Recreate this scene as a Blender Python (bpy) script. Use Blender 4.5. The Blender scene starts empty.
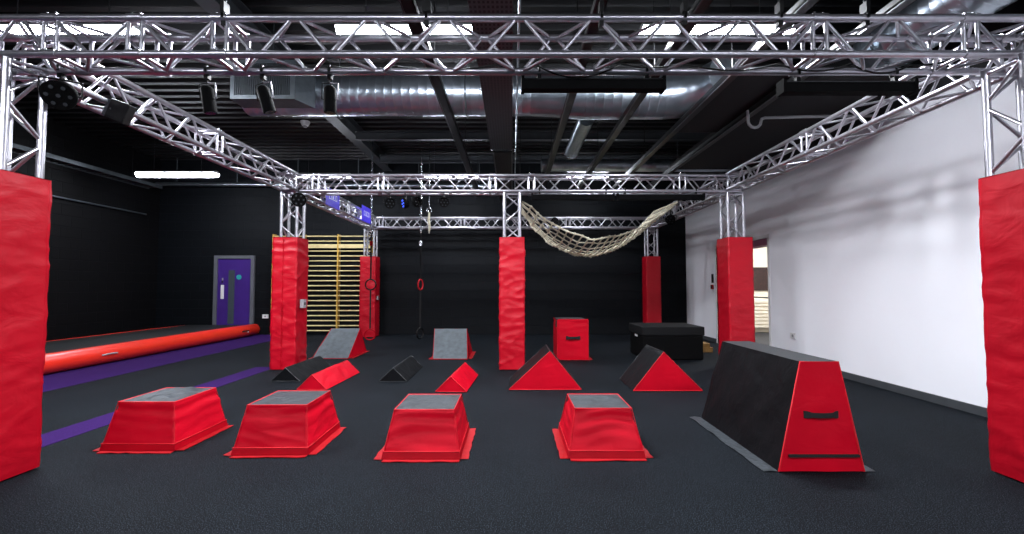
import bpy, math, random
from mathutils import Vector, noise
random.seed(7)
C = bpy.context.scene.collection
PI = math.pi
V = Vector

# ------------------------------------------------------------------ mesh builder
class MB:
    def __init__(s): s.v = []; s.f = []; s.sm = []
    def add(s, vs, fs, smooth=False):
        b = len(s.v); s.v += [V(p) for p in vs]
        for f in fs: s.f.append([b + i for i in f]); s.sm.append(smooth)
        return s
    def box(s, a, b):
        x0, y0, z0 = a; x1, y1, z1 = b
        return s.add([(x0,y0,z0),(x1,y0,z0),(x1,y1,z0),(x0,y1,z0),(x0,y0,z1),(x1,y0,z1),(x1,y1,z1),(x0,y1,z1)],
                     [(0,3,2,1),(4,5,6,7),(0,1,5,4),(1,2,6,5),(2,3,7,6),(3,0,4,7)])
    def hexa(s, bot, top):      # two rings of four corners
        return s.add(list(bot) + list(top), [(0,3,2,1),(4,5,6,7),(0,1,5,4),(1,2,6,5),(2,3,7,6),(3,0,4,7)])
    def cbox(s, c, ax, ay, az): # centre + three half-axis vectors
        c = V(c); ax = V(ax); ay = V(ay); az = V(az)
        return s.hexa([c-ax-ay-az, c+ax-ay-az, c+ax+ay-az, c-ax+ay-az], [c-ax-ay+az, c+ax-ay+az, c+ax+ay+az, c-ax+ay+az])
    def tube(s, path, r, n=8, caps=True, closed=False):
        P = [V(p) for p in path]; m = len(P)
        rr = r if isinstance(r, (list, tuple)) else [r] * m
        ref = None; rings = []
        for i in range(m):
            if closed: d = P[(i+1) % m] - P[i-1]
            else: d = P[min(i+1, m-1)] - P[max(i-1, 0)]
            d.normalize()
            if ref is None: ref = V((0,0,1)) if abs(d.z) < .9 else V((1,0,0))
            u = ref - d * ref.dot(d)
            if u.length < 1e-5: u = d.orthogonal()
            u.normalize(); w = d.cross(u); ref = u
            rings.append([P[i] + (u*math.cos(2*PI*k/n) + w*math.sin(2*PI*k/n)) * rr[i] for k in range(n)])
        vs = [p for q in rings for p in q]; fs = []
        for i in range(m if closed else m-1):
            j = (i+1) % m
            for k in range(n): l = (k+1) % n; fs.append((i*n+k, i*n+l, j*n+l, j*n+k))
        s.add(vs, fs, True)
        if caps and not closed:
            s.add(rings[0], [tuple(range(n-1,-1,-1))]); s.add(rings[-1], [tuple(range(n))])
        return s
    def bar(s, a, b, r, n=8): return s.tube([a, b], r, n)
    def ball(s, c, r, n=8, m=5):
        c = V(c); vs = []; fs = []
        for i in range(m+1):
            t = PI*i/m
            for k in range(n): a = 2*PI*k/n; vs.append(c + V((math.sin(t)*math.cos(a), math.sin(t)*math.sin(a), math.cos(t)))*r)
        for i in range(m):
            for k in range(n): l = (k+1) % n; fs.append((i*n+k, (i+1)*n+k, (i+1)*n+l, i*n+l))
        return s.add(vs, fs, True)
    def grid(s, c00, c10, c11, c01, nu, nv, smooth=True):
        c00, c10, c11, c01 = map(V, (c00, c10, c11, c01)); vs = []; fs = []
        for j in range(nv+1):
            for i in range(nu+1):
                u = i/nu; v = j/nv
                vs.append((c00*(1-u)+c10*u)*(1-v) + (c01*(1-u)+c11*u)*v)
        for j in range(nv):
            for i in range(nu): a = j*(nu+1)+i; fs.append((a, a+1, a+nu+2, a+nu+1))
        return s.add(vs, fs, smooth)
    def weld(s):
        key = {}; mp = []; nv = []
        for p in s.v:
            k = (round(p.x, 4), round(p.y, 4), round(p.z, 4))
            if k not in key: key[k] = len(nv); nv.append(p)
            mp.append(key[k])
        nf = []; ns = []
        for f, m in zip(s.f, s.sm):
            g = []
            for i in f:
                if mp[i] not in g: g.append(mp[i])
            if len(g) > 2: nf.append(g); ns.append(m)
        s.v = nv; s.f = nf; s.sm = ns
        return s
    def displace(s, fn):
        nr = [V((0,0,0)) for _ in s.v]
        for f in s.f:
            a, b, c = s.v[f[0]], s.v[f[1]], s.v[f[2]]
            n = (b-a).cross(c-b)
            if len(f) == 4: n += (s.v[f[2]]-s.v[f[0]]).cross(s.v[f[3]]-s.v[f[1]])
            for i in f: nr[i] += n
        out = []
        for p, n in zip(s.v, nr):
            n = n.normalized() if n.length > 0 else n
            out.append(p + n * fn(p, n))
        s.v = out
        return s
    def build(s, name, m, parent=None):
        o0 = V((0,0,0))
        if parent is not None:
            q = parent
            while q is not None: o0 += q.location; q = q.parent
        me = bpy.data.meshes.new(name)
        me.from_pydata([tuple(p - o0) for p in s.v], [], s.f)
        me.polygons.foreach_set('use_smooth', s.sm)
        me.materials.append(m); me.update()
        o = bpy.data.objects.new(name, me); C.objects.link(o)
        if parent is not None: o.parent = parent
        return o

def tag(o, label=None, cat=None, group=None, kind=None):
    if label: o['label'] = label
    if cat: o['category'] = cat
    if group: o['group'] = group
    if kind: o['kind'] = kind
    return o
def empty(name, loc, label, cat, group=None):
    o = bpy.data.objects.new(name, None); C.objects.link(o); o.location = loc; o.empty_display_size = .1
    return tag(o, label, cat, group)
def copy_tree(o, parent=None):
    c = o.copy(); C.objects.link(c)
    if parent is not None: c.parent = parent
    for ch in list(o.children): copy_tree(ch, c)
    return c
def struct(name, mb, m): return tag(mb.build(name, m), kind='structure')
def soft_edges(o, w=.012, seg=2):
    b = o.modifiers.new('bevel', 'BEVEL'); b.width = w; b.segments = seg; b.limit_method = 'ANGLE'; b.angle_limit = .6
    return o

# ------------------------------------------------------------------ materials
def s2l(c):
    return tuple((x/255/12.92 if x/255 <= .04045 else ((x/255+.055)/1.055)**2.4) for x in c) + (1,)
def nt(name):
    m = bpy.data.materials.new(name); m.use_nodes = True
    n = m.node_tree.nodes; l = m.node_tree.links
    return m, n, l, n['Principled BSDF']
def mat(name, rgb, rough=.5, metal=0, var=.12, vscale=6, bump=0, bscale=40, bdist=.002, coat=0, spec=.5, aniso=None):
    m, n, l, p = nt(name)
    c = s2l(rgb)
    tc = n.new('ShaderNodeTexCoord'); no = n.new('ShaderNodeTexNoise'); no.inputs['Scale'].default_value = vscale; no.inputs['Detail'].default_value = 5
    l.new(tc.outputs['Object'], no.inputs['Vector'])
    r = n.new('ShaderNodeValToRGB')
    r.color_ramp.elements[0].position = .3; r.color_ramp.elements[1].position = .7
    r.color_ramp.elements[0].color = tuple(x*(1-var) for x in c[:3]) + (1,)
    r.color_ramp.elements[1].color = tuple(min(1, x*(1+var)) for x in c[:3]) + (1,)
    l.new(no.outputs['Fac'], r.inputs['Fac']); l.new(r.outputs['Color'], p.inputs['Base Color'])
    p.inputs['Roughness'].default_value = rough; p.inputs['Metallic'].default_value = metal
    p.inputs['Specular IOR Level'].default_value = spec
    if coat: p.inputs['Coat Weight'].default_value = coat; p.inputs['Coat Roughness'].default_value = .25
    if bump:
        mp = n.new('ShaderNodeMapping')
        if aniso: mp.inputs['Scale'].default_value = aniso
        l.new(tc.outputs['Object'], mp.inputs['Vector'])
        b2 = n.new('ShaderNodeTexNoise'); b2.inputs['Scale'].default_value = bscale; b2.inputs['Detail'].default_value = 3; b2.inputs['Distortion'].default_value = .6
        l.new(mp.outputs['Vector'], b2.inputs['Vector'])
        bp = n.new('ShaderNodeBump'); bp.inputs['Strength'].default_value = bump; bp.inputs['Distance'].default_value = bdist
        l.new(b2.outputs['Fac'], bp.inputs['Height']); l.new(bp.outputs['Normal'], p.inputs['Normal'])
    return m
def emis(name, rgb, strength):
    m, n, l, p = nt(name)
    n.remove(p); e = n.new('ShaderNodeEmission'); e.inputs['Color'].default_value = s2l(rgb); e.inputs['Strength'].default_value = strength
    l.new(e.outputs[0], n['Material Output'].inputs['Surface'])
    return m
M = {}
M['red'] = mat('red_vinyl', (168,4,27), .42, spec=.3, var=.08, vscale=3, bump=.3, bscale=4, bdist=.03, aniso=(1,1,1.8))
M['redsoft'] = mat('red_soft_cover', (184,4,30), .52, spec=.10, var=.08, vscale=3, bump=.25, bscale=4, bdist=.03, aniso=(1,1,1.8))
M['redpipe'] = mat('red_piping', (190,24,36), .5, spec=.2, var=.08)
M['reddark'] = mat('red_hem', (156,3,22), .55, spec=.08, var=.08)
M['redflap'] = mat('red_flap', (158,18,26), .5, spec=.15, var=.10, vscale=10, bump=.4, bscale=25, bdist=.004)
M['black'] = mat('black_vinyl', (9,11,14), .55, spec=.12, var=.15, vscale=4, bump=.5, bscale=8, bdist=.015)
M['greytop'] = mat('block_top_grey', (34,40,46), .55, var=.45, vscale=9, bump=.7, bscale=14, bdist=.008)
M['grey'] = mat('grey_carpet_top', (80,88,94), .62, var=.22, vscale=12, bump=.5, bscale=30, bdist=.006)
M['greyd'] = mat('dark_grey_top', (26,30,34), .6, var=.15, vscale=12, bump=.4, bscale=30, bdist=.004)
M['flapdust'] = mat('dusty_black_flap', (44,49,54), .5, var=.6, vscale=30, bump=.6, bscale=20, bdist=.01)
M['strap'] = mat('black_webbing', (14,14,15), .8, bump=.4, bscale=150, bdist=.002)
M['alu'] = mat('truss_aluminium', (186,184,192), .30, metal=.88, var=.08, vscale=20)
M['steel'] = mat('bright_steel', (200,204,210), .25, metal=1, var=.05)
M['galv'] = mat('galvanised_duct', (178,188,196), .30, metal=.95, var=.14, vscale=5, bump=.15, bscale=12, bdist=.004)
M['galvd'] = mat('galvanised_tray', (84,90,94), .5, metal=.6, var=.15, vscale=14)
M['pblack'] = mat('black_metal', (6,6,7), .45, spec=.3, var=.1)
M['matt'] = mat('matt_black_paint', (5,5,6), .85, spec=.1)
M['plastic'] = mat('black_plastic', (5,5,6), .6, spec=.2, var=.1)
M['rail'] = mat('black_rail', (5,5,6), .4, metal=.1, var=.1)
M['railedge'] = mat('rail_bright_edge', (96,96,100), .3, metal=.8, var=.1)
M['beam'] = mat('beam_grey', (58,62,66), .6, var=.12)
M['beamd'] = mat('beam_dark', (38,38,41), .7, var=.12)
M['soffit'] = mat('soffit_dark_grey', (20,20,22), .9, var=.1)
M['white'] = mat('white_paint', (240,241,247), .75, var=.015, vscale=1.5, bump=.05, bscale=80, bdist=.001)
M['whiteplastic'] = mat('white_plastic', (222,222,222), .4, var=.02)
M['greyplastic'] = mat('grey_plastic', (150,150,154), .4, var=.05)
M['doorframe'] = mat('door_frame_grey', (92,94,100), .5, var=.04)
M['purple'] = mat('purple_paint', (62,34,118), .4, var=.06)
M['purplecarpet'] = mat('purple_floor_strip', (46,24,76), .95, spec=.05, var=.12, vscale=60, bump=.3, bscale=200, bdist=.002)
M['glassgrey'] = mat('door_vision_glass', (66,74,80), .12, var=.04)
M['teal'] = mat('teal_sign', (40,160,158), .5, var=.03)
M['banner'] = mat('purple_banner', (78,62,226), .5, var=.06)
M['bannertext'] = mat('banner_white_print', (206,206,240), .6, var=.03)
M['airred'] = mat('inflatable_red', (218,44,28), .33, var=.05, vscale=3, bump=.1, bscale=6, bdist=.01)
M['airblack'] = mat('inflatable_black_top', (14,16,18), .6, var=.1, vscale=20, bump=.2, bscale=60)
M['wood'] = mat('varnished_beech', (222,202,146), .45, var=.12, vscale=10, aniso=(1,1,8))
M['woodpost'] = mat('yellow_pine_post', (200,160,70), .45, var=.12, vscale=8)
M['plywood'] = mat('rough_wood', (150,112,58), .7, var=.25, vscale=20)
M['rope'] = mat('cream_rope', (240,232,206), .8, var=.15, vscale=14, bump=.6, bscale=150, bdist=.003)
M['foam'] = mat('matt_black_cover', (5,5,6), .8, spec=.1, var=.15, vscale=6, bump=.3, bscale=12, bdist=.01)
M['foamtop'] = mat('worn_black_cover', (14,15,17), .75, spec=.2, var=.2, vscale=10)
M['bluelens'] = emis('blue_lens', (60,90,255), 1.6)
M['tube'] = emis('lamp_diffuser', (236,242,255), 36)
M['chrome'] = mat('chrome_reflector', (215,215,220), .15, metal=1, var=.02)
M['ledlens'] = mat('led_lens', (60,62,66), .2, var=.1)
M['posterd'] = mat('dark_board', (46,22,18), .6, var=.9, vscale=30)
M['mauve'] = mat('mauve_paint', (150,90,116), .6, var=.03)
M['cream'] = mat('cream_enamel', (230,220,200), .5, var=.03)
M['trayred'] = mat('brown_cable_bundle', (70,26,26), .6, var=.25, vscale=30)

def floor_mat():
    m, n, l, p = nt('speckled_rubber_floor')
    tc = n.new('ShaderNodeTexCoord')
    a = n.new('ShaderNodeTexNoise'); a.inputs['Scale'].default_value = 170; a.inputs['Detail'].default_value = 3
    b = n.new('ShaderNodeTexNoise'); b.inputs['Scale'].default_value = 1.3; b.inputs['Detail'].default_value = 6
    l.new(tc.outputs['Object'], a.inputs['Vector']); l.new(tc.outputs['Object'], b.inputs['Vector'])
    r = n.new('ShaderNodeValToRGB'); e = r.color_ramp.elements
    e[0].position = .38; e[0].color = s2l((5,7,9)); e[1].position = .56; e[1].color = s2l((12,16,21))
    x = e.new(.70); x.color = s2l((70,78,88))
    l.new(a.outputs['Fac'], r.inputs['Fac'])
    r2 = n.new('ShaderNodeValToRGB'); e = r2.color_ramp.elements
    e[0].position = .3; e[0].color = (.82,.82,.82,1); e[1].position = .7; e[1].color = (1.1,1.1,1.1,1)
    l.new(b.outputs['Fac'], r2.inputs['Fac'])
    mx = n.new('ShaderNodeMix'); mx.data_type = 'RGBA'; mx.blend_type = 'MULTIPLY'; mx.inputs[0].default_value = 1
    l.new(r.outputs['Color'], mx.inputs[6]); l.new(r2.outputs['Color'], mx.inputs[7]); l.new(mx.outputs[2], p.inputs['Base Color'])
    bp = n.new('ShaderNodeBump'); bp.inputs['Strength'].default_value = .5; bp.inputs['Distance'].default_value = .002
    l.new(a.outputs['Fac'], bp.inputs['Height']); l.new(bp.outputs['Normal'], p.inputs['Normal'])
    p.inputs['Roughness'].default_value = .8; p.inputs['Specular IOR Level'].default_value = .07
    return m
M['floor'] = floor_mat()
def block_mat(name, axis, rgb):
    m, n, l, p = nt(name)
    tc = n.new('ShaderNodeTexCoord'); sp = n.new('ShaderNodeSeparateXYZ'); cb = n.new('ShaderNodeCombineXYZ')
    l.new(tc.outputs['Object'], sp.inputs[0]); l.new(sp.outputs[axis], cb.inputs[0]); l.new(sp.outputs[2], cb.inputs[1])
    br = n.new('ShaderNodeTexBrick'); br.inputs['Scale'].default_value = 1
    br.inputs['Brick Width'].default_value = .45; br.inputs['Row Height'].default_value = .225; br.inputs['Mortar Size'].default_value = .007
    br.inputs['Mortar Smooth'].default_value = .4
    br.inputs['Color1'].default_value = s2l(rgb); br.inputs['Color2'].default_value = s2l([x*1.12 for x in rgb]); br.inputs['Mortar'].default_value = s2l([x*1.35 for x in rgb])
    l.new(cb.outputs[0], br.inputs['Vector']); l.new(br.outputs['Color'], p.inputs['Base Color'])
    bp = n.new('ShaderNodeBump'); bp.inputs['Strength'].default_value = .8; bp.inputs['Distance'].default_value = .008; bp.invert = True
    l.new(br.outputs['Fac'], bp.inputs['Height']); l.new(bp.outputs['Normal'], p.inputs['Normal'])
    p.inputs['Roughness'].default_value = .6; p.inputs['Specular IOR Level'].default_value = .15
    return m
M['blockx'] = block_mat('black_blockwork_back', 0, (8,11,15))
M['blocky'] = block_mat('black_blockwork_side', 1, (8,8,10))
def perf_mat():
    m, n, l, p = nt('perforated_tray')
    tc = n.new('ShaderNodeTexCoord'); sp = n.new('ShaderNodeSeparateXYZ'); l.new(tc.outputs['Object'], sp.inputs[0])
    out = []
    for ax, per in ((0, .035), (1, .06)):
        mu = n.new('ShaderNodeMath'); mu.operation = 'MULTIPLY'; mu.inputs[1].default_value = 1/per; l.new(sp.outputs[ax], mu.inputs[0])
        fr = n.new('ShaderNodeMath'); fr.operation = 'FRACT'; l.new(mu.outputs[0], fr.inputs[0])
        sb = n.new('ShaderNodeMath'); sb.operation = 'SUBTRACT'; sb.inputs[1].default_value = .5; l.new(fr.outputs[0], sb.inputs[0])
        ab = n.new('ShaderNodeMath'); ab.operation = 'ABSOLUTE'; l.new(sb.outputs[0], ab.inputs[0])
        lt = n.new('ShaderNodeMath'); lt.operation = 'LESS_THAN'; lt.inputs[1].default_value = .27; l.new(ab.outputs[0], lt.inputs[0]); out.append(lt)
    an = n.new('ShaderNodeMath'); an.operation = 'MULTIPLY'; l.new(out[0].outputs[0], an.inputs[0]); l.new(out[1].outputs[0], an.inputs[1])
    mx = n.new('ShaderNodeMix'); mx.data_type = 'RGBA'; mx.inputs[6].default_value = s2l((70,70,74)); mx.inputs[7].default_value = s2l((14,12,13))
    l.new(an.outputs[0], mx.inputs[0]); l.new(mx.outputs[2], p.inputs['Base Color'])
    p.inputs['Roughness'].default_value = .5; p.inputs['Metallic'].default_value = .3
    return m
M['perf'] = perf_mat()
def deck_mat():
    m, n, l, p = nt('dark_profiled_deck')
    tc = n.new('ShaderNodeTexCoord'); no = n.new('ShaderNodeTexNoise'); no.inputs['Scale'].default_value = 2; no.inputs['Detail'].default_value = 5
    l.new(tc.outputs['Object'], no.inputs['Vector'])
    r = n.new('ShaderNodeValToRGB'); e = r.color_ramp.elements; e[0].color = s2l((10,11,12)); e[1].color = s2l((20,21,23))
    l.new(no.outputs['Fac'], r.inputs['Fac']); l.new(r.outputs['Color'], p.inputs['Base Color']); p.inputs['Roughness'].default_value = .5
    return m
M['deck'] = deck_mat()

# ------------------------------------------------------------------ the room
XL, XR, YB, YF, ZC = -9.2, 4.52, 11.8, -5.0, 4.55
struct('floor', MB().box((XL-.2, YF-.2, -.12), (8.0, YB+.2, 0)), M['floor'])
struct('wall_back', MB().box((XL-.2, YB, 0), (XR+.25, YB+.2, 5.0)), M['blockx'])
struct('wall_left', MB().box((XL-.2, YF, 0), (XL, YB, 5.0)), M['blocky'])
struct('wall_front', MB().box((XL-.2, YF-.2, 0), (XR+.25, YF, 5.0)), M['beamd'])
DY0, DY1, DZ = 8.02, 10.05, 2.1
wr = MB().box((XR, YF, 0), (XR+.25, DY0, 3.3)).box((XR, DY1, 0), (XR+.25, YB, 3.3)).box((XR, DY0, DZ), (XR+.25, DY1, 3.3))
struct('wall_right', wr, M['white'])
struct('wall_right_upper', MB().box((XR, YF, 3.3), (XR+.25, YB, 5.0)), M['soffit'])
struct('baseboard_right', MB().box((XR-.02, YF, 0), (XR-.001, DY0-.04, .085)).box((XR-.02, DY1+.04, 0), (XR-.001, YB, .085)), M['beam'])
# profiled ceiling deck (trapezoidal ribs running across the room)
dk = MB(); y = YF; prof = []
while y < YB:
    prof += [(y, ZC), (y+.10, ZC), (y+.13, ZC+.07), (y+.22, ZC+.07)]; y += .25
prof = [(min(a, YB), b) for a, b in prof] + [(YB, ZC)]
for x0, x1 in ((XL, -3.3), (-3.3, XR+.25)):
    vs = []; fs = []
    for a, b in prof: vs += [(x0, a, b), (x1, a, b), (x1, a, ZC+.16), (x0, a, ZC+.16)]
    for i in range(len(prof)-1):
        k = 4*i; fs += [(k, k+4, k+5, k+1), (k+3, k+2, k+6, k+7)]
    dk.add(vs, fs)
struct('ceiling', dk, M['deck'])
# dropped dark soffit beside the right wall
struct('trim_1', MB().box((2.35, 4.72, 3.47), (3.0, 6.5, 3.56)).box((3.0, 4.72, 3.47), (XR-.002, 8.6, 3.56)), M['soffit'])
# coloured strips in the floor
struct('trim_2', MB().box((-6.62, -1.0, 0), (-5.5, 11.75, .004)), M['purplecarpet'])
struct('trim_3', MB().box((-3.93, -1.0, 0), (-3.62, 7.05, .004)), M['purplecarpet'])
# threshold at the doorway
struct('trim_4', MB().box((XR-.03, DY0, 0), (XR+.25, DY1, .006)), M['railedge'])
# room beyond the doorway
struct('wall_far_room', MB().box((7.6, 6.5, 0), (7.8, 12.6, 3.2)).box((XR+.25, 12.4, 0), (7.6, 12.6, 3.2)).box((XR+.25, 6.5, 0), (7.6, 6.6, 3.2)), M['cream'])
struct('floor_far_room', MB().box((XR+.25, 6.6, 0), (7.6, 12.4, .003)), M['beamd'])
struct('ceiling_far_room', MB().box((XR+.25, 6.5, 3.2), (7.8, 12.6, 3.3)), M['white'])

# ------------------------------------------------------------------ overhead steel
def steel(name, a, b, m, label, cat='beam', group=None):
    x0, y0, z0 = a; x1, y1, z1 = b
    mb = MB(); t = .012
    if x1-x0 > y1-y0:   # I section along x
        ym = (y0+y1)/2
        mb.box((x0,y0,z0),(x1,y1,z0+t)).box((x0,y0,z1-t),(x1,y1,z1)).box((x0,ym-t/2,z0+t),(x1,ym+t/2,z1-t))
    else:
        xm = (x0+x1)/2
        mb.box((x0,y0,z0),(x1,y1,z0+t)).box((x0,y0,z1-t),(x1,y1,z1)).box((xm-t/2,y0,z0+t),(xm+t/2,y1,z1-t))
    return tag(mb.build(name, m), label, cat, group)
steel('steel_beam', (-3.36, 1.0, 4.26), (-3.14, YB-.001, ZC-.001), M['beam'], 'grey steel joist running front to back left of the spiral duct')
steel('steel_purlin', (-3.1, 8.85, 4.14), (XR-.01, 8.97, 4.3), M['beam'], 'nearer of two grey cross joists above the middle truss', group='cross joists')
steel('steel_purlin', (-3.1, 10.5, 4.14), (XR-.01, 10.62, 4.3), M['beam'], 'farther of two grey cross joists above the middle truss', group='cross joists')

# black support rails running front to back under the ceiling
HR = 3.38
rail_x = {-.80: 'left of the cable tray', .68: 'nearest to the right of the cable tray', 1.47: 'second to the right of the cable tray',
          2.27: 'at the left edge of the dark dropped soffit', 3.0: 'nearest the white wall, under the dark soffit'}
for x, wh in rail_x.items():
    r = empty('support_rail', (x, 6, HR), 'long black overhead rail, ' + wh, 'rail', 'overhead black rails')
    w = .045 if x > 0 else .05
    MB().box((x-w, -1.0, HR+.012), (x+w, 10.9, HR+.035)).box((x-w, -1.0, HR+.012), (x-w+.008, 10.9, HR+.078)).box((x+w-.008, -1.0, HR+.012), (x+w, 10.9, HR+.078)).build('channel', M['rail'], r)
    MB().box((x-w-.004, -1.0, HR+.002), (x-w+.008, 10.9, HR+.012)).build('highlight_lip', M['railedge'], r)  # highlight along the rail's lower edge, put into a paler strip
    for yy in (1.5, 4.6, 7.7, 10.4):
        top = 3.47 if (x > 2.9 and 4.72 < yy < 8.6) else ZC
        if top-HR > .2: MB().bar((x, yy, HR+.03), (x, yy, top), .006, 6).build('hanger_rod', M['rail'], r)

# cable tray
t = empty('cable_tray', (-.2, 4, 3.4), 'wide perforated cable tray running overhead down the middle of the room', 'cable tray')
MB().box((-.335, -1.0, 3.40), (.0, 7.1, 3.406)).build('tray_base', M['perf'], t)
MB().box((-.3355, -1.0, 3.40), (-.335, 7.1, 3.47)).box((0, -1.0, 3.40), (.005, 7.1, 3.47)).build('side_wall', M['galvd'], t)
MB().box((-.335, 7.08, 3.385), (.0, 7.12, 3.40)).build('end_bracket', M['steel'], t)
for k in range(5): MB().tube([(-.05-.045*k, -1, 3.43+.01*(k%2)), (-.05-.045*k, 3, 3.43), (-.06-.045*k, 7.1, 3.43)], .016, 6).build('cable', M['trayred'], t)
for yy in (1.2, 3.0, 5.0, 6.8): MB().bar((-.345, yy, 3.4), (-.345, yy, ZC), .005, 6).bar((.008, yy, 3.4), (.008, yy, ZC), .005, 6).build('hanger_rod', M['rail'], t)
t = empty('cable_trunking', (-.2, 9, 3.6), 'plain dark trunking carrying on towards the back wall beyond the perforated tray', 'trunking')
MB().box((-.30, 7.2, 3.38), (.0, 11.3, 3.50)).build('body', M['beamd'], t)
MB().box((-.31, 7.2, 3.37), (-.29, 11.3, 3.38)).box((-.01, 7.2, 3.37), (.01, 11.3, 3.38)).build('edge_lip', M['railedge'], t)
for yy in (8.2, 10.6): MB().bar((-.16, yy, 3.50), (-.16, yy, ZC), .006, 6).build('hanger_rod', M['rail'], t)
tag(MB().tube([(.06, 3.5, 3.50), (.06, 7.0, 3.50), (.06, 11.0, 3.50)], .012, 6).build('conduit', M['galv']), 'thin bright conduit running beside the right edge of the cable tray', 'conduit')

# big spiral duct: across the room, then turning towards the camera
def arc(c, r, a0, a1, n):
    return [V((c[0]+r*math.cos(a0+(a1-a0)*i/n), c[1]+r*math.sin(a0+(a1-a0)*i/n), c[2])) for i in range(n+1)]
def ribbed(path, r, step=.11):
    P = []; R = []
    for a, b in zip(path[:-1], path[1:]):
        L = (b-a).length; n = max(1, int(L/step)); d = (b-a)/n
        for i in range(n):
            q = a + d*i
            P += [q, q+d*.90, q+d*.94, q+d*.97]; R += [r, r, r*1.009, r]
    P.append(path[-1]); R.append(r)
    return P, R
d = empty('air_duct', (0, 5.95, 3.76), 'large shiny spiral ventilation duct crossing the ceiling behind the front truss', 'duct')
P, R = ribbed([V((-3.5, 5.95, 3.78)), V((.25, 5.95, 3.78))], .265)
MB().tube(P, R, 32).build('spiral_pipe', M['galv'], d)
MB().tube([(.25, 5.95, 3.78), (.6, 5.95, 3.77), (.95, 5.95, 3.76)], [.265, .27, .295], 32).build('taper', M['galv'], d)
P, R = ribbed([V((.95, 5.95, 3.76)), V((2.0, 5.95, 3.76))], .29)
MB().tube(P, R, 32).build('spiral_pipe', M['galv'], d)
MB().tube([(2.0, 5.95, 3.76)] + [V((2.0+.62*math.sin(a), 5.33+.62*math.cos(a), 3.76)) for a in (.26, .52, .79, 1.05, 1.31, 1.571)], [.292]+[.285]*6, 32).build('elbow', M['galv'], d)
for x in (-2.3, -.6, 1.3): MB().tube([(x, 5.95+.28*math.cos(a), 3.77+.28*math.sin(a)) for a in [i*PI/12 for i in range(24)]], .008, 5, closed=True).bar((x, 5.95, 4.05), (x, 5.95, ZC), .006, 6).build('hanger_band', M['galvd'], d)
d = empty('air_duct', (3.98, 3, 3.8), 'bright round duct running towards the camera high beside the white wall', 'duct')
P, R = ribbed([V((3.98, -1.5, 3.80)), V((3.98, 4.85, 3.80))], .27)
MB().tube(P, R, 32).build('spiral_pipe', M['galv'], d)
for yy in (.8, 3.0, 4.6): MB().tube([(3.98+.285*math.cos(a), yy, 3.8+.285*math.sin(a)) for a in [i*PI/12 for i in range(24)]], .008, 5, closed=True).bar((3.98, yy, 4.08), (3.98, yy, ZC), .006, 6).build('hanger_band', M['galvd'], d)
d = empty('air_duct', (3, 9.3, 3.7), 'thinner silver duct crossing near the back of the room above the cargo net', 'duct')
P, R = ribbed([V((.6, 9.25, 3.72)), V((XR-.005, 9.25, 3.72))], .13)
MB().tube(P, R, 20).build('spiral_pipe', M['galv'], d)
for x in (1.2, 3.4): MB().bar((x, 9.25, 3.85), (x, 9.25, 4.5), .006, 6).build('hanger_rod', M['galvd'], d)
g = empty('ceiling_duct_fragment', (1.15, 7.4, 3.6), 'short open-ended spiral duct hanging lengthways between two black rails', 'duct')
P, R = ribbed([V((1.1, 6.6, 3.72)), V((1.1, 8.3, 3.72))], .12)
MB().tube(P, R, 20).build('spiral_pipe', M['galv'], g)
MB().tube([(1.1+.125*math.cos(a), 8.3, 3.72+.125*math.sin(a)) for a in [i*PI/10 for i in range(20)]], .012, 6, closed=True).build('end_rim', M['steel'], g)
MB().bar((1.1, 7.2, 3.84), (1.1, 7.2, ZC), .006, 6).build('hanger_rod', M['galvd'], g)
g.name = 'duct_stub'
# grille on the left of the duct
g = empty('air_grille', (-2.95, 5.5, 3.5), 'rectangular silver air grille box below the left end of the big duct', 'air grille')
MB().hexa([(-3.4,5.42,3.50),(-2.62,5.42,3.50),(-2.5,5.68,3.50),(-3.4,5.68,3.50)], [(-3.4,5.42,3.98),(-2.62,5.42,3.98),(-2.5,5.68,3.98),(-3.4,5.68,3.98)]).build('box', M['galvd'], g)
MB().box((-3.4,5.39,3.50),(-2.62,5.42,3.545)).box((-3.4,5.39,3.94),(-2.62,5.42,3.98)).box((-2.68,5.39,3.545),(-2.62,5.42,3.94)).box((-3.4,5.39,3.545),(-3.35,5.42,3.94)).build('frame', M['galvd'], g)
sl = MB()
for k in range(26): x = -3.34+k*.0255; sl.box((x, 5.395, 3.545), (x+.007, 5.419, 3.94))
sl.build('slats', M['galvd'], g)
MB().bar((-3.0, 5.6, 3.98), (-3.0, 5.6, ZC), .006, 6).build('hanger_rod', M['galvd'], g)
# thin silver pipe along the back wall
p = empty('insulated_pipe', (-5, 11.55, 3.85), 'bright foil-wrapped pipe running along the top of the back wall on the left', 'pipe')
P, R = ribbed([V((-9.1, 11.55, 3.86)), V((-.4, 11.55, 3.80))], .05, .5)
MB().tube(P, R, 12).build('pipe', M['galv'], p)
for k in range(6): MB().box((-8.6+k*1.55, 11.54, 3.9), (-8.58+k*1.55, 11.56, 4.54)).build('bracket', M['galvd'], p)
tag(MB().tube([(-9.14, 3.0, 3.04), (-9.14, 11.3, 3.04)], .018, 8).build('wall_conduit', M['galv']), 'pale conduit running level along the left black wall', 'conduit')
ct = empty('ladder_tray', (-9.0, 8, 3.7), 'dusty brown cable ladder under the ceiling along the left wall', 'cable tray')
MB().box((-9.19, 2.0, 3.70), (-9.16, 11.4, 3.78)).box((-8.86, 2.0, 3.70), (-8.83, 11.4, 3.78)).build('side_rail', M['galvd'], ct)
rg = MB()
for k in range(60): rg.box((-9.16, 2.1+k*.155, 3.71), (-8.86, 2.14+k*.155, 3.73))
rg.build('rungs', M['galvd'], ct)
MB().tube([(-9.0, 2.0, 3.75), (-9.02, 6, 3.75), (-8.98, 11.4, 3.75)], .03, 6).build('cable', M['trayred'], ct)
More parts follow.
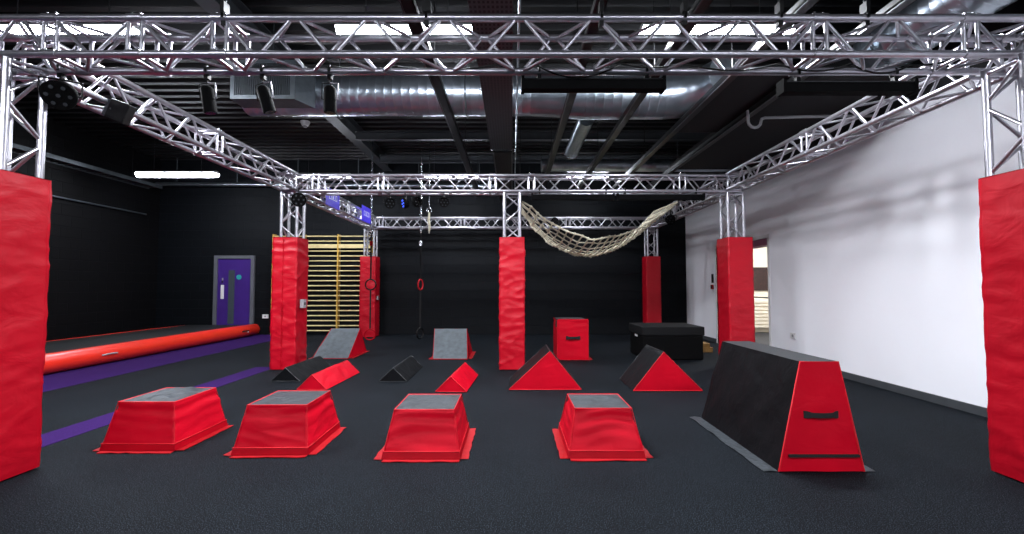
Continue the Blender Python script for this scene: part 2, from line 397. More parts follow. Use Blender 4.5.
for yy in (4, 7.5, 10.5): MB().bar((-8.85, yy, 3.78), (-8.85, yy, ZC), .006, 6).build('hanger_rod', M['rail'], ct)
# U-bend waste pipe by the white wall
tag(MB().tube([(2.95,5.6,3.44),(2.95,5.6,3.30),(2.96,5.6,3.26),(2.99,5.6,3.23),(3.03,5.6,3.22),(3.07,5.6,3.23),(3.10,5.6,3.26),(3.11,5.6,3.30),(3.12,5.6,3.33),(3.16,5.6,3.345),(3.7,5.6,3.36),(XR-.002,5.6,3.37)], .018, 10).build('waste_pipe', M['greyplastic']),
    'pale grey waste pipe with a U bend above the right side truss', 'pipe')
sd = empty('smoke_detector', (-4.15, 9.0, ZC), 'small white smoke detector hanging from the ribbed ceiling on the left', 'smoke detector')
MB().tube([(-4.15,9.0,ZC),(-4.15,9.0,ZC-.03),(-4.15,9.0,ZC-.09)], [.09,.09,.06], 16).build('housing', M['whiteplastic'], sd)
MB().tube([(-4.15,9.0,ZC-.09),(-4.15,9.0,ZC-.12)], .035, 12).build('sensor_head', M['greyplastic'], sd)

# ------------------------------------------------------------------ batten lamps
LAMP = 1.0
def batten(x0, x1, y, z, label, power=62, rotz=0, group='ceiling batten lamps', top=None):
    L = x1-x0; cx = (x0+x1)/2
    e = empty('batten_lamp', (cx, y, z), label, 'ceiling lamp', group)
    MB().hexa([(x0,y-.10,z+.05),(x1,y-.10,z+.05),(x1,y+.10,z+.05),(x0,y+.10,z+.05)], [(x0,y-.04,z+.10),(x1,y-.04,z+.10),(x1,y+.04,z+.10),(x0,y+.04,z+.10)]).build('housing', M['whiteplastic'], e)
    mb = MB(); n = 8; prof = [(.095*math.cos(PI+PI*k/n), .05+.085*math.sin(PI+PI*k/n)) for k in range(n+1)]
    a = [V((x0+.01, y+p, z+q)) for p, q in prof]; b = [V((x1-.01, y+p, z+q)) for p, q in prof]
    mb.add(a+b, [(k, k+1, n+2+k, n+1+k) for k in range(n)] + [tuple(range(n,-1,-1)), tuple(range(n+1, 2*n+2))], True)
    mb.build('diffuser', M['tube'], e)
    for fx in (.2, .8): MB().bar((x0+L*fx, y, z+.10), (x0+L*fx, y, top or ZC-.002), .004, 5).build('suspension_wire', M['railedge'], e)
    if power:      # area light added under the diffuser to boost the light thrown downwards
        li = bpy.data.lights.new('lamp_boost', 'AREA'); li.shape = 'RECTANGLE'; li.size = L*.95; li.size_y = .12; li.energy = power; li.color = (.93, .96, 1.0)
        lo = bpy.data.objects.new('lamp_boost', li); C.objects.link(lo); lo.parent = e; lo.location = (0, 0, -.042)
    e.rotation_euler.z = rotz
    return e
batten(-5.15, -3.65, 4.35, 3.69, 'lit white batten lamp in the top left corner, behind the front truss', 115)
batten(-1.70, -.36, 4.35, 3.69, 'lit white batten lamp behind the front truss, left of the cable tray', 120)
batten(1.26, 2.72, 4.35, 3.69, 'lit white batten lamp behind the front truss, right of the cable tray', 95)
batten(-4.7, -3.55, 9.9, 3.62, 'small lit batten lamp above the left end of the middle truss', 22)
batten(-1.95, -.75, 9.9, 3.62, 'small lit batten lamp above the middle truss, left of the centre tower', 22)
batten(1.2, 2.1, 9.9, 3.62, 'small lit batten lamp above the middle truss, right of the centre tower', 18)
batten(-8.05, -6.35, 9.7, 3.62, 'long lit batten lamp hanging alone over the far left corner', 8)
# the same rows go on behind the camera
for x in (-4.4, -1.0, 2.3):
    batten(x-.7, x+.7, -1.0, 3.66, 'lit white batten lamp of the row over the near end of the room', 68)
for x in (-2.7, 1.2):
    batten(x-.7, x+.7, -3.8, 3.66, 'lit white batten lamp of the row farthest behind the front truss', 65)
batten(5.6, 7.0, 10.0, 3.0, 'lit batten lamp in the small room beyond the doorway', 60, top=3.2)

# ------------------------------------------------------------------ trusses
def truss(name, label, P, Q, up=(0,0,1), s=.24, joints=(), cell=.49, r=.024, rb=.0115, cat='truss', group='box trusses', phase=0, ends=True):
    P = V(P); Q = V(Q); a = (Q-P).normalized(); up = V(up); side = a.cross(up).normalized(); h = s/2
    e = empty(name, P, label, cat, group)
    cor = [(-1,-1), (1,-1), (1,1), (-1,1)]
    L = (Q-P).length
    def pt(t, i, j=0):
        u, v = cor[i]
        return P + a*t + side*(u*h) + up*(v*h)
    for i in range(4): MB().bar(pt(0,i), pt(L,i), r, 12).build('chord', M['alu'], e)
    cuts = [0] + sorted(joints) + [L]
    for f in range(4):
        i, j = f, (f+1) % 4; mb = MB()
        for c0, c1 in zip(cuts[:-1], cuts[1:]):
            n = max(1, round((c1-c0)/(cell/2))); st = (c1-c0)/n; g = .02
            for k in range(n):
                t0 = c0+st*k+g; t1 = c0+st*(k+1)-g
                A, B = (i, j) if (k+f+phase) % 2 == 0 else (j, i)
                mb.bar(pt(t0, A), pt(t1, B), rb, 8)
        mb.build('bracing', M['alu'], e)
    fr = ([.03, L-.03] if ends else [])
    for c in joints: fr += [c-.045, c+.045]
    for c in fr:
        mb = MB()
        for f in range(4): mb.bar(pt(c, f), pt(c, (f+1) % 4), rb*1.15, 8)
        mb.build('end_frame', M['alu'], e)
    w = V((0,0,1)) if up.z > .5 else V((0,-1,0))
    for c in joints:
        for i in range(4):
            sl = MB().bar(pt(c-.05, i), pt(c+.05, i), r*1.22, 12).build('joint_sleeve', M['alu'], e)
            for dq in (-.028, .028): MB().bar(pt(c+dq, i)+w*r, pt(c+dq, i)+w*(r+.014), .007, 6).build('bolt', M['steel'], sl)
    return e
YFm, YMm, YRm = 3.01, 7.0, 11.25
ZT = 2.865
truss('box_truss', 'front horizontal lighting truss spanning the whole top of the picture', (-3.62, YFm, ZT), (3.62, YFm, ZT), joints=(.62, 1.17, 1.72, 5.62, 6.6, 7.1))
truss('box_truss', 'middle horizontal truss joining the three padded towers of the middle row', (-3.50, YMm, 2.815), (3.50, YMm, 2.815), joints=(.5, 1.5, 3.2, 3.8, 6.1))
truss('box_truss', 'rear horizontal truss near the black back wall', (-3.62, YRm, 2.81), (3.58, YRm, 2.81), joints=(.4, 2.4, 5.0))
truss('box_truss', 'left side truss running from the front corner back to the middle row', (-3.385, 3.17, 2.85), (-3.385, 6.85, 2.83), joints=(1.85,))
truss('box_truss', 'right side truss running from the front corner back along the white wall', (3.385, 3.17, 2.85), (3.385, 6.85, 2.83), joints=(1.85,))
truss('box_truss', 'left side truss with two purple banners, between middle and rear rows', (-3.385, 7.15, 2.815), (-3.46, 11.10, 2.81), joints=(2.0,))
truss('box_truss', 'right side truss beside the raised end of the cargo net', (3.385, 7.15, 2.815), (3.44, 11.10, 2.81), joints=(2.0,))
# ------------------------------------------------------------------ towers and their padding
PH = 1.98
def tower(x, y, top, label):
    return truss('truss_tower', label, (x, y, 0.012), (x, y, top), up=(0,1,0), joints=(), cell=.48, group='tower trusses', s=.235)
tower(-3.385, 3.0, 2.72, 'upright truss tower rising out of the near left red pad')
tower(3.365, 2.945, 2.72, 'upright truss tower rising out of the near right red pad')
tower(-3.385, 6.99, 2.67, 'upright truss tower rising out of the left pad of the middle row')
tower(0, 6.99, 2.67, 'upright truss tower rising out of the centre pad')
tower(3.40, 6.99, 2.67, 'upright truss tower rising out of the right pad of the middle row')
tower(-3.52, 11.3, 2.66, 'upright truss tower rising out of the pad in front of the wall bars')
tower(3.465, 11.3, 2.66, 'upright truss tower rising out of the rear right pad')
def pad(x, y, label, seed, wr=.010, h=PH, hw=.19, seamx=None, rot=0):
    e = empty('column_pad', (x, y, 0), label, 'column pad', 'red column pads')
    mb = MB(); n = 14; m = 90; z0 = .012
    cs = [V((-hw,-hw,0)), V((hw,-hw,0)), V((hw,hw,0)), V((-hw,hw,0))]
    O = V((x, y, 0))
    for i in range(4):
        a, b = cs[i], cs[(i+1) % 4]
        mb.grid(O+a+V((0,0,z0)), O+b+V((0,0,z0)), O+b+V((0,0,h)), O+a+V((0,0,h)), n, m)
    mb.weld()
    def fn(p, nr):
        v = noise.fractal(V((p.x*2.2+seed, p.y*2.2, p.z*2.5+seed)), 1.0, 2.0, 3)
        a = 1-abs(noise.noise(V((p.x*2+p.z*2.2+seed*3, p.y*3, p.z*6.5-p.x*3))))*2.2
        b = 1-abs(noise.noise(V((p.x*2-p.z*2.6+seed*7, p.y*3+4, p.z*8+p.x*4))))*2.2
        rdg = max(a, 0)**2+.7*max(b, 0)**2-.6
        edge = min(1, (p.z)/.10, (h-p.z)/.10)
        return wr*edge*(v*.5+rdg*.85) - .004*(1-edge)
    mb.displace(fn)
    mb.build('cover', M['red'], e)
    iw = hw-.014
    t = MB()
    co = [O+V((u*hw, v*hw, h)) for u, v in ((-1,-1),(1,-1),(1,1),(-1,1))]; ci = [O+V((u*iw, v*iw, h)) for u, v in ((-1,-1),(1,-1),(1,1),(-1,1))]
    lo = [p+V((0,0,-.5)) for p in ci]
    for i in range(4):
        j = (i+1) % 4
        t.add([co[i], co[j], ci[j], ci[i]], [(0,1,2,3)]); t.add([ci[i], ci[j], lo[j], lo[i]], [(0,1,2,3)])
    t.build('top_rim', M['red'], e)
    if seamx is not None:
        sx = x+seamx
        MB().tube([(sx+.003*math.sin(k*1.7), y-hw-.006, .03+k*(h-.06)/30) for k in range(31)], .0055, 6).build('zip_seam', M['reddark'], e)
    return e
pad(-3.42, 2.965, 'big red padded column cropped by the left edge of the picture', 1.1, .008, hw=.197)
pad(3.40, 2.905, 'big red padded column cropped by the right edge of the picture', 5.3, .006, hw=.197)
pad(-3.398, 6.975, 'red padded column with a puckered centre seam, before the wall bars', 9.7, .013, seamx=-.02, hw=.186)
pad(0, 6.975, 'wrinkled red padded column standing in the centre of the room', 13.2, .013)
pad(3.42, 6.975, 'red padded column standing before the doorway in the white wall', 17.9, .007, hw=.187)
pad(-3.53, 11.31, 'red padded column at the right end of the wall bars', 21.4, .008)
pad(3.465, 11.31, 'red padded column at the back behind the large black box', 25.5, .006, hw=.178)
def sock(loc, d, label, m='greyplastic', w=.045, h=.05, t=.03, name='power_socket'):
    e = empty(name, loc, label, 'socket')
    x, y, z = loc
    if d == 'x+': MB().box((x, y-w, z-h), (x+t, y+w, z+h)).build('housing', M[m], e); MB().box((x+t, y-.02, z-.02), (x+t+.004, y+.02, z+.02)).build('face', M['pblack'], e)
    elif d == 'x-': MB().box((x-t, y-w, z-h), (x, y+w, z+h)).build('housing', M[m], e); MB().box((x-t-.003, y-.02, z-.02), (x-t, y+.02, z+.02)).build('face', M['greyplastic'], e)
    else: MB().box((x-w, y-t, z-h), (x+w, y, z+h)).build('housing', M[m], e); MB().box((x-.02, y-t-.003, z-.02), (x+.02, y-t, z+.02)).build('face', M['greyplastic'], e)
    return e
sock((-3.198, 6.93, .98), 'x+', 'grey socket box on the side of the pad with the puckered seam', t=.05, w=.05, h=.065)
sock((-3.326, 11.25, .96), 'x+', 'grey socket box on the pad at the right end of the wall bars', t=.03)
sock((-6.36, YB-.002, .47), 'y', 'white wall socket low on the black wall, right of the purple door', 'whiteplastic', w=.075, h=.05)
sock((XR-.001, 7.35, .45), 'x-', 'white wall socket low on the white wall above the big black block', 'whiteplastic', w=.07, h=.045, t=.012)

# ------------------------------------------------------------------ soft foam blocks
def soft_hexa(bot, top, seed, amp=.007, faces=('s','t'), n=30, bulge=.008, sag=.006):
    """sides (and top) of a foam block as one welded, softly wrinkled skin"""
    mb = MB(); bot = [V(p) for p in bot]; top = [V(p) for p in top]
    for i in range(4):
        j = (i+1) % 4
        mb.grid(bot[i], bot[j], top[j], top[i], n, n)
    if 't' in faces: mb.grid(top[0], top[1], top[2], top[3], n, n)
    if 'b' in faces: mb.grid(bot[3], bot[2], bot[1], bot[0], 1, 1)
    mb.weld(); zt = max(p.z for p in top)
    def fn(p, nr):
        v = noise.fractal(V((p.x*3+seed, p.y*3, p.z*4)), 1.0, 2.0, 2)
        f = max(0, min(1, p.z/.06)); t = zt-p.z
        tp = math.exp(-((t-.05)/.03)**2) if t > .004 else 0
        w1 = noise.noise(V((p.x*2.5+seed, p.y*2.5, seed)))
        fold = math.sin((t+w1*.10)*70)*math.exp(-t/.13)*min(1, t/.02)          # sagging folds under the top edge
        rd = (1-abs(noise.noise(V((p.x*3+p.z*4+seed, p.y*3-p.z*4, p.z*6)))))**3
        return amp*f*v*1.3 + amp*.75*f*fold + amp*.9*f*(rd-.4) - sag*tp
    mb.displace(fn)
    return mb
def flap(mb, a, b, out, w, seed, lift=.008):
    a = V(a); b = V(b); out = V(out).normalized(); n = 10; t = .004
    top = []; bt = []
    for i in range(n+1):
        p = a+(b-a)*(i/n)
        ww = w*(1+.18*noise.noise(V((i*.7+seed, seed, 0))))
        for k, q in enumerate((0, .5, 1)):
            z = .006+lift*q*max(0, noise.noise(V((i*.8+seed, k+seed, 1)))+.2)
            top.append(p+out*ww*q+V((0,0,z))); bt.append(p+out*ww*q+V((0,0,z-t)))
    fs = []
    for i in range(n):
        for k in range(2): c = i*3+k; fs.append((c, c+3, c+4, c+1))
    mb.add(top, fs, True); mb.add(bt, [f[::-1] for f in fs], True)
    mb.add(top+bt, [(i*3+2, (i+1)*3+2, (n+1)*3+(i+1)*3+2, (n+1)*3+i*3+2) for i in range(n)])
def vault(x, y, hbx, hby, htx, hty, h, label, seed, rot=0, flaps='fblr', hemz=.05, rump=1):
    e = empty('vault_block', (x, y, 0), label, 'foam block', 'low red foam blocks')
    cr, sr = math.cos(rot), math.sin(rot)
    def W(px, py, pz): return V((x+px*cr-py*sr, y+px*sr+py*cr, pz))
    z0 = .008
    bot = [W(-hbx,-hby,z0), W(hbx,-hby,z0), W(hbx,hby,z0), W(-hbx,hby,z0)]
    top = [W(-htx,-hty,h), W(htx,-hty,h), W(htx,hty,h), W(-htx,hty,h)]
    soft_hexa(bot, top, seed, faces='s').build('side_cover', M['redsoft'], e)
    # top panel, slightly sagging
    g = MB(); g.grid(top[0]+V((0,0,.001)), top[1]+V((0,0,.001)), top[2]+V((0,0,.001)), top[3]+V((0,0,.001)), 18, 18)
    nv = []
    for k, p in enumerate(g.v):
        u = (k % 19)/18; v = (k//19)/18; ed = min(1, 5*min(u, 1-u, v, 1-v))
        rd = 1-abs(noise.noise(V((p.x*7+seed, p.y*5+p.x*3, seed))))*2
        nv.append(p+V((0,0,ed*rump*(.012*noise.noise(V((p.x*6+seed, p.y*6, seed)))+.008*rd))))
    g.v = nv; g.build('top_panel', M['greytop'], e)
    pp = MB()
    pp.tube([top[0], top[1], top[2], top[3]], .0055, 6, closed=True)
    for i in range(4): pp.bar(bot[i], top[i], .0028, 6)
    pp.build('piping', M['redpipe'], e)
    # hem strip round the foot, standing 2 mm proud
    hm = MB(); k0 = hemz/h
    b1 = [bot[i]+(top[i]-bot[i])*k0 for i in range(4)]
    ctr = W(0,0,0)
    def off(p, d): q = (p-ctr); q.z = 0; return p+q.normalized()*d
    for i in range(4):
        j = (i+1) % 4
        hm.grid(off(bot[i],.007), off(bot[j],.007), off(b1[j],.008), off(b1[i],.008), 8, 1)
        hm.add([off(b1[i],.008), off(b1[j],.008), b1[j], b1[i]], [(0,1,2,3)])
    hmo = hm.build('foot_hem', M['reddark'], e)
    hp = MB().tube([off(q,.010) for q in b1], .004, 6, closed=True); hp.build('hem_piping', M['redpipe'], hmo)
    for c, (i, j, d) in {'f': (0,1,(0,-1,0)), 'r': (1,2,(1,0,0)), 'b': (2,3,(0,1,0)), 'l': (3,0,(-1,0,0))}.items():
        if c in flaps:
            m_ = MB(); dd = V(d); dd = V((dd.x*cr-dd.y*sr, dd.x*sr+dd.y*cr, 0))
            A = bot[i].copy(); Bq = bot[j].copy(); A.z = Bq.z = 0
            A = A+(Bq-A)*.02; flap(m_, A, Bq, dd, .045 if c in 'fb' else .06, seed+i)
            m_.build('floor_flap', M['redflap'], e)
    return e
vault(-2.815, 3.79, .278, .315, .215, .245, .350, 'low red block with a rumpled grey top, leftmost of its row', 3.1, rump=2.4)
vault(-1.78, 3.715, .275, .330, .222, .235, .343, 'low red block with a smooth grey top, second from the left', 8.4, rot=.02)
vault(-.652, 3.66, .278, .355, .222, .240, .325, 'low red block with a patchy grey top, third from the left', 12.9)
vault(.682, 3.67, .275, .345, .213, .225, .328, 'low red block nearest the tall black block, its front hem bowed', 16.2)

# tall black block with red end
e = empty('tall_foam_block', (2.06, 3.7, 0), 'tall black foam block with a red end panel, beside the white wall', 'foam block')
b0 = [(1.78,3.09,.008),(2.35,3.09,.008),(2.35,4.33,.008),(1.78,4.33,.008)]; t0 = [(1.965,3.13,.728),(2.225,3.13,.728),(2.225,4.29,.728),(1.965,4.29,.728)]
mb = MB(); B_ = [V(p) for p in b0]; T_ = [V(p) for p in t0]
for i in (1, 2, 3): j = (i+1) % 4; mb.grid(B_[i], B_[j], T_[j], T_[i], 26, 20)
mb.weld()
mb.displace(lambda p, n: .016*min(1, p.z/.08)*noise.fractal(V((p.x*3, p.y*3.2+p.z*2.2, p.z*1.5)), 1, 2, 3) - .010*(1-abs(2*(p.y-3.7)/1.24)**2)*(.5+.5*noise.noise(V((p.y*5+p.z*3, 1, 2)))))
mb.build('body_cover', M['black'], e)
MB().grid(T_[0], T_[1], T_[2], T_[3], 12, 24).build('top_panel', M['greyd'], e)
m2 = MB().grid(B_[0], B_[1], T_[1], T_[0], 16, 20)
m2.displace(lambda p, n: .006*noise.fractal(V((p.x*5, p.y*3, p.z*6)), 1, 2, 3))
epan = m2.build('end_panel', M['redsoft'], e)
MB().tube([B_[0], T_[0], T_[1], B_[1]], .006, 6).build('piping', M['redpipe'], e)
def yat(z): return 3.09+.04*z/.72
def hnd(parent, x0, x1, z, yf, h=.022):
    n = 10; top = []
    mb = MB(); pr = []
    for i in range(n+1):
        u = i/n; x = x0+(x1-x0)*u; b = .030*math.sin(PI*u); hh = h*(1.0 if u in (0,1) or i in (1, n-1) else .68)
        pr.append((x, yf-.006-b, hh))
    vs = []; fs = []
    for x, yy, hh in pr: vs += [(x, yy, z-hh), (x, yy, z+hh), (x, yy+.005, z+hh), (x, yy+.005, z-hh)]
    for i in range(n):
        k = 4*i
        for q in range(4): fs.append((k+q, k+(q+1) % 4, k+4+(q+1) % 4, k+4+q))
    fs += [(3,2,1,0), (4*n, 4*n+1, 4*n+2, 4*n+3)]
    mb.add(vs, fs); return mb.build('carry_handle', M['strap'], parent)
hnd(epan, 1.965, 2.20, .378, yat(.378), .024)
MB().box((1.845, 3.074, .105), (2.315, 3.090, .121)).build('hook_and_loop_strip', M['strap'], epan)
m3 = MB(); flap(m3, (1.78, 4.36, 0), (1.78, 3.10, 0), (-1,0,0), .10, 3.3, .02); m3.build('floor_flap', M['flapdust'], e)
m3 = MB(); flap(m3, (2.35, 3.10, 0), (2.35, 4.33, 0), (1,0,0), .08, 6.3, .02); m3.build('floor_flap', M['flapdust'], e)

# wedges (triangular prisms lying along y)
def wedge(x0, x1, y0, y1, h, name, label, ms, me, mp, seed, group, rot=0, ax=None, panel=None, amp=.005, ax1=None):
    cx, cy = (x0+x1)/2, (y0+y1)/2; cr, sr = math.cos(rot), math.sin(rot)
    ax = cx if ax is None else ax
    ax1 = ax if ax1 is None else ax1
    def W(px, py, pz): dx, dy = px-cx, py-cy; return V((cx+dx*cr-dy*sr, cy+dx*sr+dy*cr, pz))
    e = empty(name, (cx, cy, 0), label, 'foam wedge', group)
    L0, L1, R0, R1, A0, A1 = W(x0,y0,.008), W(x0,y1,.008), W(x1,y0,.008), W(x1,y1,.008), W(ax,y0,h), W(ax1,y1,h)
    wf = lambda p, n: amp*min(1, p.z/.03)*(noise.fractal(V((p.x*6+seed, p.y*5, p.z*6)), 1, 2, 3)+.8*(1-2*abs(noise.noise(V((p.x*5+p.y*8+seed, p.y*3, p.z*9))))))
    mb = MB().grid(R0, R1, A1, A0, 22, 10).grid(A0, A1, L1, L0, 22, 10).weld().displace(wf)
    mb.add([L0, L1, R1, R0], [(0,1,2,3)]); mb.build('sloping_cover', ms, e)
    for a, b, c in ((L0, R0, A0), (R1, L1, A1)):
        g = MB().grid(a, b, c, c, 14, 10).weld(); g.build('end_panel', me, e)
    MB().tube([L0, A0, R0], .005, 6).bar(L0, R0, .004, 6).build('piping', mp, e)
    MB().tube([L1, A1, R1], .005, 6).bar(A0, A1, .005, 6).build('piping', mp if ms is me else M['bpipe'], e)
    return e
M['bpipe'] = mat('grey_piping', (34,36,39), .4)
G1 = 'small foam wedges'
wedge(-3.135, -2.76, 5.98, 7.02, .182, 'small_wedge', 'small black wedge lying at the foot of the puckered red pad', M['black'], M['black'], M['bpipe'], 2.2, G1, rot=-.01)
wedge(-2.56, -2.20, 5.50, 6.58, .182, 'small_wedge', 'small shiny red wedge behind the second low block from the left', M['redsoft'], M['redsoft'], M['redpipe'], 4.8, G1, rot=-.03, amp=.009)
wedge(-1.73, -1.365, 5.97, 7.03, .182, 'small_wedge', 'small black wedge lying alone between the two small red wedges', M['black'], M['black'], M['bpipe'], 6.6, G1)
wedge(-.87, -.50, 5.39, 6.40, .182, 'small_wedge', 'small red foam wedge lying just left of the centre pad', M['redsoft'], M['redsoft'], M['redpipe'], 9.9, G1, rot=-.06, amp=.007)
G2 = 'large foam wedges'
wedge(-.035, .83, 5.50, 6.14, .462, 'large_wedge', 'large black wedge with a red end, before the upright red box', M['black'], M['redsoft'], M['redpipe'], 12.3, G2, ax=.455)
wedge(1.435, 2.255, 5.44, 6.12, .462, 'large_wedge', 'large black wedge with a red end, before the big black box', M['black'], M['redsoft'], M['redpipe'], 15.7, G2, ax=1.80)

# ramps
def ramp(x0, x1, y0, y1, ya, h, label, seed, flaps=True, tx=.0):
    e = empty('grey_ramp', ((x0+x1)/2, (y0+y1)/2, 0), label, 'foam ramp', 'grey faced ramps')
    F0, F1, K0, K1, A0, A1 = V((x0,y0,.008)), V((x1,y0,.008)), V((x0,y1,.008)), V((x1,y1,.008)), V((x0+tx,ya,h)), V((x1+(tx if tx < 0 else 0),ya,h))
    g = MB().grid(F0, F1, A1, A0, 12, 14); g.displace(lambda p, n: .006*noise.fractal(V((p.x*6+seed, p.y*6, p.z*4)), 1, 2, 3)); g.build('sloping_face', M['grey'], e)
    MB().grid(A0, A1, K1, K0, 12, 10).add([F0, K0, K1, F1], [(0,1,2,3)]).build('rear_cover', M['redsoft'], e)
    for a, b, c in ((F1, K1, A1), (K0, F0, A0)): MB().grid(a, b, c, c, 10, 10).weld().displace(lambda p, n: .006*min(1,p.z/.04)*noise.fractal(V((p.x*6+seed, p.y*7, p.z*6)), 1, 2, 3)).build('end_panel', M['redsoft'], e)
    MB().tube([F0, A0, K0], .006, 6).tube([F1, A1, K1], .006, 6).bar(F0, F1, .007, 6).build('piping', M['reddark'], e)
    if flaps:
        for a, b, d in ((F1, K1, (1,0,0)), (K0, F0, (-1,0,0))):
            m_ = MB(); p = a+(b-a)*.1; flap(m_, (a.x, a.y+.05*(1 if b.y>a.y else -1), 0), (b.x, b.y, 0), d, .07, seed); m_.build('floor_flap', M['redflap'], e)
    return e
ramp(-3.42, -2.80, 7.84, 8.80, 8.43, .468, 'ramp with a grey face and crumpled red side, below the wall bars', 4.4, tx=.09)
ramp(-1.345, -.755, 7.78, 8.70, 8.36, .468, 'ramp whose grey face looks square, left of the centre pad', 7.1, tx=-.07)

# upright red box
e = empty('red_plyo_box', (1.03, 8.1, 0), 'upright red box with a black carry strap, behind the large wedges', 'foam box')
b0 = [(.765,7.73,.008),(1.29,7.73,.008),(1.29,8.45,.008),(.765,8.45,.008)]; t0 = [(p[0],p[1],.668) for p in b0]
sco = soft_hexa(b0, t0, 21, amp=.005, faces='s').build('side_cover', M['redsoft'], e)
MB().box((.775,7.73,.660), (1.29,7.79,.685)).build('front_lip', M['redsoft'], e)
MB().box((.785,7.79,.655), (1.28,8.44,.672)).build('top_panel', M['greyd'], e)
MB().box((.762,7.74,.545), (.772,8.0,.655)).build('black_patch', M['strap'], sco)
hnd(sco, .91, 1.15, .375, 7.722, .03)
m_ = MB(); flap(m_, (1.29,7.74,0), (1.29,8.4,0), (1,0,0), .07, 2.2); flap(m_, (.80,7.735,0), (1.32,7.735,0), (0,-1,0), .03, 3.2); m_.build('floor_flap', M['redflap'], e)
MB().tube([b0[0], t0[0]], .005, 6).tube([b0[1], t0[1]], .005, 6).build('piping', M['redpipe'], e)

# big black box with a lid cushion
e = empty('black_crash_box', (2.72, 8.12, 0), 'large black covered box with a lid cushion, before the rear right pad', 'foam box')
soft_edges(MB().box((2.21,7.70,.008), (3.22,8.56,.405)).build('base', M['foam'], e), .015)
soft_edges(MB().box((2.19,7.68,.415), (3.24,8.58,.562)).build('lid', M['foamtop'], e), .015)
MB().box((2.201,8.05,.36), (2.209,8.20,.395)).build('maker_tag', M['whiteplastic'], e)
MB().box((2.22,7.71,.405), (3.21,8.55,.415)).build('seam', M['strap'], e)
e = empty('timber_offcut', (3.62, 8.9, 0), 'rough wooden block on the floor between black box and white wall', 'wood block')
MB().box((3.58,8.62,.002), (3.78,8.9,.09)).box((3.60,8.63,.09), (3.73,8.88,.165)).build('planks', M['plywood'], e)

# ------------------------------------------------------------------ inflatable track on the left
e = empty('air_track', (-7.5, 7, 0), 'long inflatable track with black top and red tube sides, far left', 'air track')
y0, y1 = 1.5, 11.66
MB().box((-8.25, y0, .02), (-6.6, y1, .262)).build('black_top', M['airblack'], e)
def tubeside(x, r=.145):
    z = r+.008
    P = [V((x, y0, z)), V((x, y0+.03, z))] + [V((x, y0+.05+(y1-y0-.1)*k/12, z)) for k in range(1, 12)] + [V((x, y1-.03, z)), V((x, y1, z))]
    R = [.06, .14] + [r]*11 + [r*.96, r*.7]
    return MB().tube(P, R, 24)
tubeside(-6.55, .145).build('side_tube', M['airred'], e); tubeside(-8.33, .128).build('side_tube', M['airred'], e)
for yy in (7.3, 11.0):
    MB().tube([(-6.405, yy-.14, .165), (-6.395, yy-.10, .17), (-6.39, yy, .173), (-6.395, yy+.10, .17), (-6.405, yy+.14, .165)], .012, 6).build('carry_handle', M['greyplastic' if yy < 9 else 'strap'], e)
MB().ball((-6.41, 11.1, .14), .022).build('valve', M['whiteplastic'], e)

# ------------------------------------------------------------------ purple door on the back wall
dx0, dx1 = -7.70, -6.66
struct('door_1', MB().box((dx0+.09, YB-.03, .01), (dx1-.09, YB-.004, 1.95)), M['purple'])
struct('door_frame_1', MB().box((dx0, YB-.06, 0), (dx0+.09, YB-.001, 2.04)).box((dx1-.09, YB-.06, 0), (dx1, YB-.001, 2.04)).box((dx0+.09, YB-.06, 1.96), (dx1-.09, YB-.001, 2.04)), M['doorframe']).name = 'trim_5'
struct('window_1', MB().box((-7.33, YB-.034, .28), (-7.17, YB-.0301, 1.66)), M['glassgrey'])
tag(MB().box((-7.52, YB-.04, .92), (-7.44, YB-.0301, 1.28)).build('push_plate', M['whiteplastic']), 'white push plate on the left side of the purple door', 'push plate')
tag(MB().tube([(-7.06, YB-.036, 1.48), (-7.06, YB-.0301, 1.48)], .065, 24).build('door_sign', M['teal']), 'round teal sign on the purple door', 'sign')
k = empty('door_lock', (-7.48, YB-.04, 1.37), 'small pale lock fitting above the push plate of the purple door', 'lock')
MB().bar((-7.48, YB-.05, 1.36), (-7.48, YB-.0301, 1.36), .022, 12).build('cylinder', M['steel'], k); MB().box((-7.495, YB-.045, 1.40), (-7.465, YB-.0301, 1.46)).build('keeper', M['greyplastic'], k)

# ------------------------------------------------------------------ wall bars
e = empty('wall_bars', (-4.7, 11.65, 0), 'wooden gymnastic wall bars with yellow posts on the black back wall', 'wall bars')
posts = (-6.12, -5.35, -4.46, -3.60)
yb0, yb1 = 11.63, 11.77
for x in posts: soft_edges(MB().box((x-.018, yb0-.02, .0), (x+.018, yb1, 2.58)).build('post', M['woodpost'], e), .005)
for k in range(20):
    z = .115+k*.127
    if z > 2.56: break
    thick = (k == 17)
    mb = MB()
    for a, b in zip(posts[:-1], posts[1:]):
        if thick: mb.box((a+.022, yb0-.012, z-.05), (b-.022, yb0+.02, z+.05))
        else: mb.tube([(a+.022, yb0+.015, z), (b-.022, yb0+.015, z)], .016, 10)
    mb.build('rung', M['wood'], e)

